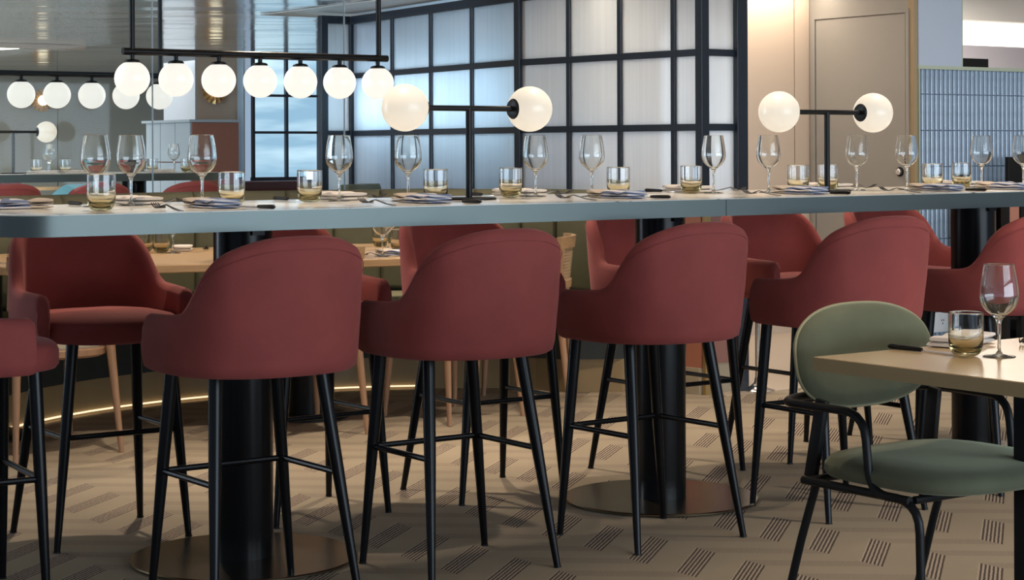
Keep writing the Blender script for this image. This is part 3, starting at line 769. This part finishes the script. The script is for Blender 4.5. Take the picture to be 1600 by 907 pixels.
# ------------------------------------------------------------------ globe table lamps
def globe(parent, c, r, m_, name='globe', cut_axis=None):
    prof = [(0, -r)] + [(r * math.cos(a), r * math.sin(a)) for a in [(-PI / 2 + PI * k / 24) for k in range(1, 24)]] + [(0, r)]
    return MB().lathe(prof, 40, (0, 0, 0), 'Z', caps=False).obj(name, m_, parent, True, c, angle=80)
def table_lamp(loc, label):
    t = thing('table_lamp', label, 'lamp', loc, 0, 'two globe table lamps')
    MB().lathe([(0, 0), (.088, 0), (.088, .006), (.084, .008), (0, .008)], 40).obj('base', BLACKM, t)
    MB().tube([(0, 0, .008), (0, 0, .295)], .0105, 16).obj('stem', BLACKM, t)
    MB().tube([(-.166, 0, .295), (.166, 0, .295)], .0095, 14).obj('arm', BLACKM, t)
    for s in (-1, 1):
        MB().lathe([(0, 0), (.012, 0), (.030, .004 * s), (.034, .010 * s), (.032, .016 * s), (0, .016 * s)][::s], 24, (s * .166, 0, .295), 'X').obj('globe_cap', BLACKM, t)
        globe(t, (s * .243, 0, .295), .075, GLOBE2)
    return t
table_lamp((0.825, 0.0, 1.05), 'black table lamp with two opal globes, nearer the rounded table end')
table_lamp((2.434, 0.0, 1.05), 'black table lamp with two opal globes before the taupe door')

# ------------------------------------------------------------------ pendant lamps over the booth
def pendant(loc, label):
    t = thing('pendant_lamp', label, 'pendant lamp', loc, 0, 'seven globe bar pendants')
    MB().tube([(-.035, 0, 0), (1.29, 0, 0)], .0155, 16).obj('bar', BLACKM, t)
    for x in (0.008, 1.243): MB().tube([(x, 0, .0), (x, 0, CEIL_Z - loc[2])], .0125, 14).obj('rod', BLACKM, t)
    for k in range(7):
        x = 0.008 + .205 * k
        MB().lathe([(.0, .0), (.010, 0), (.010, -.028), (.027, -.031), (.034, -.036), (.0345, -.043), (0, -.043)], 24, (x, 0, -.005)).obj('globe_cap', BLACKM, t)
        globe(t, (x, 0, -.116), .0755, GLOBE)
    return t
pendant((0.775, 2.5, 1.637), 'black bar pendant with seven glowing globes in front of the glass screen')
pendant((0.815, 4.95, 1.637), 'black bar pendant with glowing globes hanging beyond the glass screen')

# ------------------------------------------------------------------ curved booth
CX, CY, RF, RB = 1.6, 1.37, 1.90, 2.45
pairs = []
for k in range(19):
    a = math.radians(-64 + (44 + 64) * k / 18)
    pairs.append((Vector((CX + RF * math.sin(a), CY + RF * math.cos(a), 0)), Vector((CX + RB * math.sin(a), CY + RB * math.cos(a), 0))))
pairs += [(Vector((2.99, 2.62, 0)), Vector((3.43, 2.98, 0))), (Vector((3.06, 2.46, 0)), Vector((3.465, 2.62, 0))), (Vector((3.27, 2.33, 0)), Vector((3.495, 2.28, 0)))]
booth = thing('curved_booth', 'curved olive green upholstered booth around the oval wooden table', 'booth')
def sweep(prof, name, m_, rng=None, smooth=True):
    """prof: list of (mix front->back, extra along outward, z)"""
    R = []
    for f, b in (pairs if rng is None else rng):
        d = (b - f).normalized()
        R.append([f.lerp(b, k) + d * e + Vector((0, 0, z)) for k, e, z in prof])
    m = MB(); V = m.grid(R, closed_v=True); m.bm.faces.new(V[0][::-1]); m.bm.faces.new(V[-1])
    return m.obj(name, m_, booth, smooth, angle=40)
sweep([(0, .05, 0), (0, .05, .165), (1, 0, .165), (1, 0, 0)], 'plinth', PLINTH, smooth=False)
sweep([(0, .035, .012), (0, .035, .018), (0, .048, .018), (0, .048, .012)], 'light_strip', LED, rng=pairs[:17], smooth=False)
sweep([(0, 0, .166), (0, -.01, .40), (1, -.08, .40), (1, -.08, .166)], 'seat_base', DARKGREEN, smooth=False)
sweep([(0, -.025, .402), (0, -.035, .42), (0, -.03, .445), (0, 0, .465), (.5, 0, .472), (1, -.105, .468), (1, -.105, .402)], 'seat_cushion', OLIVESEAT)
sweep([(1, .0, .0), (1, .0, .99), (1, .05, .99), (1, .05, .0)], 'back_shell', OLIVE, smooth=False)
for k in range(len(pairs) - 1):
    (f0, b0), (f1, b1) = pairs[k], pairs[k + 1]
    g = 0.006
    rg = [(f0.lerp(f1, g), b0.lerp(b1, g)), (f0.lerp(f1, .08), b0.lerp(b1, .08)), (f0.lerp(f1, .92), b0.lerp(b1, .92)), (f0.lerp(f1, 1 - g), b0.lerp(b1, 1 - g))]
    R = []
    for i, (f, b) in enumerate(rg):
        d = (b - f).normalized(); dep = .075 if i in (0, 3) else .095
        R.append([b + d * e + Vector((0, 0, z)) for e, z in ((-.001, .478), (-dep + .02, .478), (-dep, .50), (-dep + .002, .935), (-dep + .015, .982), (-.045, 1.0), (-.001, .995))])
    m = MB(); V = m.grid(R, closed_v=True); m.bm.faces.new(V[0][::-1]); m.bm.faces.new(V[-1])
    m.obj('back_panel', OLIVE, booth, True, angle=50)
m = MB(); m.tube([(3.05, 2.44, .40), (3.07, 2.42, 0.0)], [.016, .010], 12); m.obj('steel_leg', CHROME, booth)
# ledge behind the booth and the clear screen standing on it
ledge = [(b.x, b.y) for f, b in pairs[:19]]
ob = [(x + (x - CX) / RB * .052, y + (y - CY) / RB * .052) for x, y in ledge if y > 2.9]
lm = MB(); lm.prism([(ob[0][0], 3.98)] [::1] + [(p[0], p[1]) for p in ob] + [(ob[-1][0], 3.98)], 0.0, 0.991); struct('trim_7', lm, OLIVE)
gs = thing('glass_screen', 'clear frameless glass screen standing on the back of the curved booth', 'glass screen', (0, 3.93, 0))
for x0, x1 in ((-0.73, 0.402), (0.406, 1.537), (1.541, 2.673)):
    pn = MB().box((x0, -.004, .992), (x1, .004, CEIL_Z - .001)).obj('pane', SHEET, gs, False)
    MB().box((x1 - .0008, -.006, .992), (x1 + .0030, .006, CEIL_Z - .001)).obj('glass_edge', GLASSEDGE, pn, False)
# olive chair back standing beyond the screen
oc = thing('olive_armchair', 'olive upholstered chair whose rounded back rises above the booth beside the partition', 'chair', (3.02, 4.35, 0), 0.6)
MB().slab(superell(.23, .06, 4), [(.01, .42), (0, .45), (0, .98), (.01, 1.0), (.02, 1.012)]).obj('backrest', OLIVE, oc)
MB().slab(superell(.24, .22, 4), [(.01, .36), (0, .38), (0, .45), (.02, .46)]).obj('seat', OLIVE, oc, loc=(0, .24, 0))
for sx in (-1, 1):
    for y in (0.04, .42): MB().tube([(sx * .2, y, .38), (sx * .21, y, 0)], [.016, .01], 8).obj('leg', BLACK, oc)

# ------------------------------------------------------------------ oval wooden table with its settings
ot = thing('oval_table', 'large oval pale wooden dining table inside the curved booth', 'table', (1.45, 2.66, 0), math.radians(-11))
MB().slab(superell(1.42, .66, 2.7, 96), [(.006, .705), (0, .709), (0, .736), (.004, .74)]).obj('tabletop', OAK, ot, True, angle=30)
for x in (-1.22, .2):
    MB().lathe([(0, .02), (.075, .02), (.075, .705), (0, .705)], 32, (x, -.12, 0)).obj('pedestal_column', BLACKM, ot)
    MB().lathe([(0, .001), (.2, .001), (.2, .012), (.18, .02), (0, .02)], 48, (x, -.12, 0)).obj('base_plate', BLACKM, ot)
ZW = 0.74
tumbler(1.158, 3.02, 'amber footed tumbler on the wooden table next to the pale napkin', ZW)
tumbler(1.12, 3.12, 'tumbler standing at the back on the wooden table behind the amber one', ZW)
wine(1.175, 2.93, 'wine glass on the wooden table in front of the pale napkin', ZW)
napkin(1.31, 3.12, -.5, 'c', 0, 'cream napkin lying at the back of the wooden table', ZW)
wine(1.789, 2.10, 'wine glass at the near edge of the wooden table above a fork', ZW)
wine(2.10, 2.56, 'wine glass standing between two tumblers on the wooden table', ZW)
tumbler(2.22, 2.82, 'dark footed tumbler on the wooden table behind the near edge wine glass', ZW)
tumbler(2.10, 2.46, 'pale tumbler on the wooden table beside the folded striped napkin', ZW)
napkin(1.88, 2.12, .2, 's', 0, 'folded striped napkin at the near edge of the wooden table', ZW)
fork(1.755, 2.13, .2, 'dark fork at the near edge of the wooden table', ZW)
fork(1.44, 3.12, 2.6, 'small fork at the back of the wooden table past the napkin', ZW)
knife(0.30, 2.62, .9, 'black handled knife on the rounded end of the wooden table', ZW)

# ------------------------------------------------------------------ cane back chairs
def cane_chair(loc, rz, label, first=[None]):
    if first[0] is not None: return dup(first[0], loc, rz, label)
    t = thing('cane_chair', label, 'chair', loc, rz, 'oak cane backed chairs'); first[0] = t
    legs = {(-1, 1): ((-.19, .18, .43), (-.215, .205, 0)), (1, 1): ((.19, .18, .43), (.215, .205, 0))}
    for a, b in legs.values():
        MB().tube([a, Vector(a).lerp(Vector(b), .5), b], [.019, .017, .0105], 12).obj('leg', OAKLEG, t)
    for s in (-1, 1):
        MB().tube([(s * .215, -.205, .735), (s * .205, -.205, .60), (s * .20, -.20, .43), (s * .225, -.245, 0)], [.012, .017, .019, .0105], 12).obj('leg', OAKLEG, t)
    MB().slab(superell(.225, .225, 3.2), [(.02, .385), (0, .395), (0, .418), (.006, .424)]).obj('seat_frame', OAKLEG, t)
    MB().slab(superell(.222, .222, 3.2), [(.004, .4245), (0, .433), (.003, .458), (.03, .470)]).obj('seat_pad', SEATPAD, t)
    def bx(u, z): return (u * .235, -.235 + .055 * u * u + .0 * z - (z - .6) * .10, z)
    def strip(u0, u1, z0, z1, th, name, m_, n=10):
        R = []
        for i in range(n + 1):
            u = u0 + (u1 - u0) * i / n
            a, b = Vector(bx(u, z0)), Vector(bx(u, z1)); off = Vector((0, th / 2, 0))
            R.append([a - off, b - off, b + off, a + off])
        m = MB(); V = m.grid(R, closed_v=True); m.bm.faces.new(V[0][::-1]); m.bm.faces.new(V[-1])
        return m.obj(name, m_, t)
    strip(-1, 1, .745, .80, .022, 'top_rail', OAK); strip(-.86, .86, .555, .59, .020, 'bottom_rail', OAK)
    strip(-.97, -.80, .59, .745, .020, 'stile', OAK, 3); strip(.80, .97, .59, .745, .020, 'stile', OAK, 3)
    m = MB()
    for k in range(11):
        z = .594 + k * .0148
        m.grid([[Vector(bx(u, z)) + Vector((0, .002, 0)), Vector(bx(u, z + .0085)) + Vector((0, .002, 0))] for u in [-.8 + 1.6 * i / 10 for i in range(11)]])
    for k in range(25):
        u = -.79 + k * .0655
        m.grid([[Vector(bx(u, z)) + Vector((0, -.002, 0)), Vector(bx(u + .03, z)) + Vector((0, -.002, 0))] for z in (.59, .745)])
    o = m.obj('cane_weave', CANE, t); o['kind'] = 'stuff'
    return t
cane_chair((0.295, 2.29, 0), 0.05, 'oak chair with cream seat seen beneath the first far stool')
cane_chair((1.36, 2.13, 0), -0.05, 'oak chair at the wooden table behind the table pedestal nearest the rounded end')
cane_chair((2.17, 2.14, 0), 0.15, 'oak chair at the wooden table with legs behind the second near stool')
cane_chair((2.70, 2.32, 0), 0.86, 'oak chair with visible cane back at the end of the wooden table')

# ------------------------------------------------------------------ green armchair and ochre table
ga = thing('green_armchair', 'green velvet armchair with black tube frame tucked under the ochre table', 'armchair', (0.803, -2.02, 0))
pad = MB()
oo = superell(.236, .125, 2.75, 56)
R = []
for (ins, dy) in ((.10, -.030), (.045, -.027), (.018, -.018), (.004, -.006), (0, .004), (.004, .014), (.02, .024), (.05, .030), (.10, .031)):
    ring = []
    for x, z in oo:
        d_ = math.hypot(x, z); k = (d_ - ins) / d_
        xx, zz = x * k, z * k
        ring.append((xx, .27 + dy - 0.35 * xx * xx + zz * .12, .704 + zz * (1.0 - .10 * (xx / .24) ** 2)))
    R.append(ring)
V = pad.grid(R, closed_v=True); pad.bm.faces.new(V[0][::-1]); pad.bm.faces.new(V[-1])
pad.obj('backrest', GREENV, ga, angle=60)
pip = MB(); pip.tube([(x * .995, .274 - .35 * x * x + z * .12, .704 + z * (1 - .1 * (x / .24) ** 2)) for x, z in oo] + [(oo[0][0] * .995, .274 - .35 * oo[0][0] ** 2, .704)], .0042, 8)
pip.obj('piping', mat('pale_piping', (0.30, 0.27, 0.16), .8), ga)
so = [(x, y * (1 - .0 * x)) for x, y in superell(.255, .245, 3.0, 60)]
MB().slab(so, [(.03, .437), (.008, .442), (0, .452), (.002, .468), (.014, .482), (.05, .492), (.10, .496)]).obj('seat', GREENV, ga, angle=60)
T = .0103
rail = rounded_path([(-.248, -.12, .425), (-.248, .0, .425), (-.248, .02, .605), (-.268, .26, .607), (-.18, .315, .607), (.18, .315, .607), (.268, .26, .607), (.248, .02, .605), (.248, .0, .425), (.248, -.12, .425)], .06)
MB().tube(rail, T, 12).obj('arm_rail', BLACKM, ga)
fl = [(-.22, -.235, .425), (.22, -.235, .425)]
MB().tube(rounded_path([(-.245, .22, .425), (-.245, -.145, .425), (-.24, -.15, .0)], .07), T, 12).obj('leg', BLACKM, ga)
MB().tube(rounded_path([(.245, .22, .425), (.245, -.145, .425), (.24, -.15, .0)], .07), T, 12).obj('leg', BLACKM, ga)
for s in (-1, 1):
    MB().tube([(s * .228, .19, .428), ((s * .238 if s < 0 else .222), .235, .28), ((s * .253 if s < 0 else .212), .31, 0)], [T, T, .010], 12).obj('leg', BLACKM, ga)
    pl = MB(); pl.box((-.008, -.017, 0), (.008, .017, .19), .002, Matrix.Rotation(.16, 3, 'X') @ Matrix.Rotation(s * -.05, 3, 'Y'), (s * .205, .235, .425)); pl.obj('back_post', BLACKM, ga)
MB().tube([(-.245, .21, .425), (.245, .21, .425)], T * .9, 10).obj('seat_rail', BLACKM, ga)
MB().tube([(-.235, -.12, .425), (.235, -.12, .425)], T * .9, 10).obj('seat_rail', BLACKM, ga)

yt = thing('ochre_table', 'square ochre topped dining table in front of the green armchair', 'table', (0.434, -1.962, 0))
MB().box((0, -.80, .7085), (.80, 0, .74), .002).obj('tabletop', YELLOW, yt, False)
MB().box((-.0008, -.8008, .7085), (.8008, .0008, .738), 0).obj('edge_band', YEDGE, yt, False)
for x, y in ((.441, -.238), (.441, -.56)):
    MB().box((x - .02, y - .02, 0), (x + .02, y + .02, .708), .003).obj('leg', BLACKM, yt, False)
knife(0.700, -2.045, PI + .08, 'black handled steel knife on the ochre table beside a tumbler', .74)
tumbler(0.714, -2.164, 'smoked tumbler on the ochre table next to the tall wine glass', .74)
wine(0.763, -2.218, 'tall wine glass standing alone on the ochre table', .74)
napkin(0.90, -1.99, -PI / 2 + .35, 'c', 1, 'folded beige napkin with beaded edge behind the tumbler on the ochre table', .74)
fork(1.06, -2.05, 2.2, 'dark fork beside the wine glass on the ochre table', .74)

# ------------------------------------------------------------------ second bar table seen through the screen
T2Y = 7.9
t2 = build_bar_table((0, T2Y, 0), 'second bar table with metal edge beyond the glass screen', 3.75)
for i, x in enumerate((2.02, 2.66, 3.36)):
    dup(st0, (x, T2Y - .49, 0), 0, f'red stool top at the second bar table beyond the screen, {ORD[i]} from its lamp end')
for i, x in enumerate((2.5,)):
    dup(st0, (x, T2Y + .52, 0), PI, 'red stool on the far side of the second bar table under the lamp')
table_lamp((2.31, T2Y, 1.05), 'black globe lamp on the second bar table beyond the glass screen')
wine(2.479, 7.65, 'wine glass below the globe of the lamp on the second bar table')
wine(2.535, 7.82, 'wine glass directly behind another below the lamp globe on the second table')
wine(3.426, 7.65, 'wine glass before the pale tiled cabinet side on the second bar table')
tumbler(2.381, 7.65, 'tumbler between the lamp stem and wine glasses on the second bar table')
tumbler(2.592, 7.65, 'tumbler past the two wine glasses on the second bar table')
tumbler(3.255, 7.65, 'tumbler on the second bar table at the screen joint')
tumbler(3.523, 7.65, 'tumbler before the terracotta cabinet on the second bar table')
for i, (x, lb) in enumerate(((2.40, 'cream napkin by the lamp stem on the second bar table'), (2.64, 'cream napkin past the lamp on the second bar table'), (3.28, 'cream napkin at the screen joint on the second bar table'))):
    napkin(x, 7.58, PI / 2, 'c', i, lb)

# ------------------------------------------------------------------ things by the tiled wall
ol = thing('power_outlet', 'white double power outlet low on the blue tiled wall', 'outlet', (6.50, 3.087, .115))
MB().box((-.085, -.010, -.062), (.085, 0, .062), .002).obj('cover_plate', OUTLETM, ol, False)
MB().box((-.036, -.0125, -.045), (.036, -.0102, .045), .001).obj('socket_panel', OUTLETM, ol, False)
m = MB()
for x, z in ((-.009, .012), (.009, .012), (0, -.008)): m.box((x - .003, -.0135, z - .006), (x + .003, -.0127, z + .006))
m.obj('socket_slots', BLACKM, ol, False)
pr = thing('photo_print', 'black and white photograph leaning on top of the tiled half wall', 'picture', (6.70, 3.19, 1.722))
MB().box((0.0, 0, 0), (.37, .012, .062)).obj('print', PHOTO, pr, False)
MB().box((.12, -.003, 0), (.37, -.0005, .062)).obj('dark_area', BLACKM, pr, False)
bs = thing('bar_shelf_unit', 'black shelf unit with terracotta panels in front of the tiled wall', 'shelf unit', (6.56, 2.62, 0))
MB().box((0, 0, .90), (1.4, .42, .95)).obj('top', BLACKM, bs, False)
for x in (0.0, .14, .2, .62, 1.36): MB().box((x, 0, 0), (x + .035, .04, .90)).obj('post', BLACKM, bs, False)
for z in (.02, .155, .32): MB().box((0.036, .02, z), (1.36, .42, z + .014)).obj('shelf', BLACKM, bs, False)
MB().box((0, .40, 0.0), (1.4, .42, .90)).obj('back', BLACKM, bs, False)
for a, b in ((.04, .137), (.24, .618), (.66, 1.355)): MB().box((a, .012, .50), (b, .03, .895)).obj('panel', TERRA, bs, False)
mon = thing('till_screen', 'black till screen standing on the shelf unit before the blue tiles', 'screen', (6.90, 2.78, .95))
MB().box((-.14, -.015, .03), (.22, .015, .20), .004).obj('display', BLACKM, mon, False)
MB().box((-.02, .0, 0), (.06, .05, .03)).obj('stand', BLACKM, mon, False)
bp = [(0.0, 0), (.026, 0), (.028, .01), (.028, .07), (.012, .09), (.010, .115), (0, .115)]
BTM = MB().lathe(bp, 14).mesh('bottle', BOTTLE)
TUM2 = MB().lathe([(0, 0), (.028, 0), (.032, .09), (.030, .09), (.026, .006), (0, .006)], 14, caps=False).mesh('bar_glass', CHROME)
for i, (x, z, k) in enumerate(((.08, .171, 0), (.25, .171, 1), (.33, .171, 0), (.42, .171, 1), (.10, .036, 1), (.28, .036, 0), (.37, .036, 1), (.47, .036, 0))):
    sh = 'upper' if z > .1 else 'lower'
    tag(link('bar_glass' if k else 'bottle', TUM2 if k else BTM, None, (6.56 + x, 2.62 + .10, z)), f'{"steel beaker" if k else "small dark bottle"} on the {sh} shelf of the black unit, {ORD[i % 4]} along', 'beaker' if k else 'bottle', 'bar ware on the black shelf unit')
sp_ = thing('chrome_stanchion', 'chrome post with round foot beside the pink panel of the partition', 'post', (3.87, 1.93, 0))
MB().lathe([(0, .0), (.085, .0), (.085, .008), (.05, .018), (.02, .045), (.014, .07), (0, .07)], 28).obj('base', CHROME, sp_)
MB().tube([(0, 0, .07), (0, 0, .62)], .0125, 14).obj('pole', CHROME, sp_)
MB().lathe([(0, .62), (.022, .62), (.024, .64), (.012, .66), (0, .662)], 20).obj('cap', CHROME, sp_)
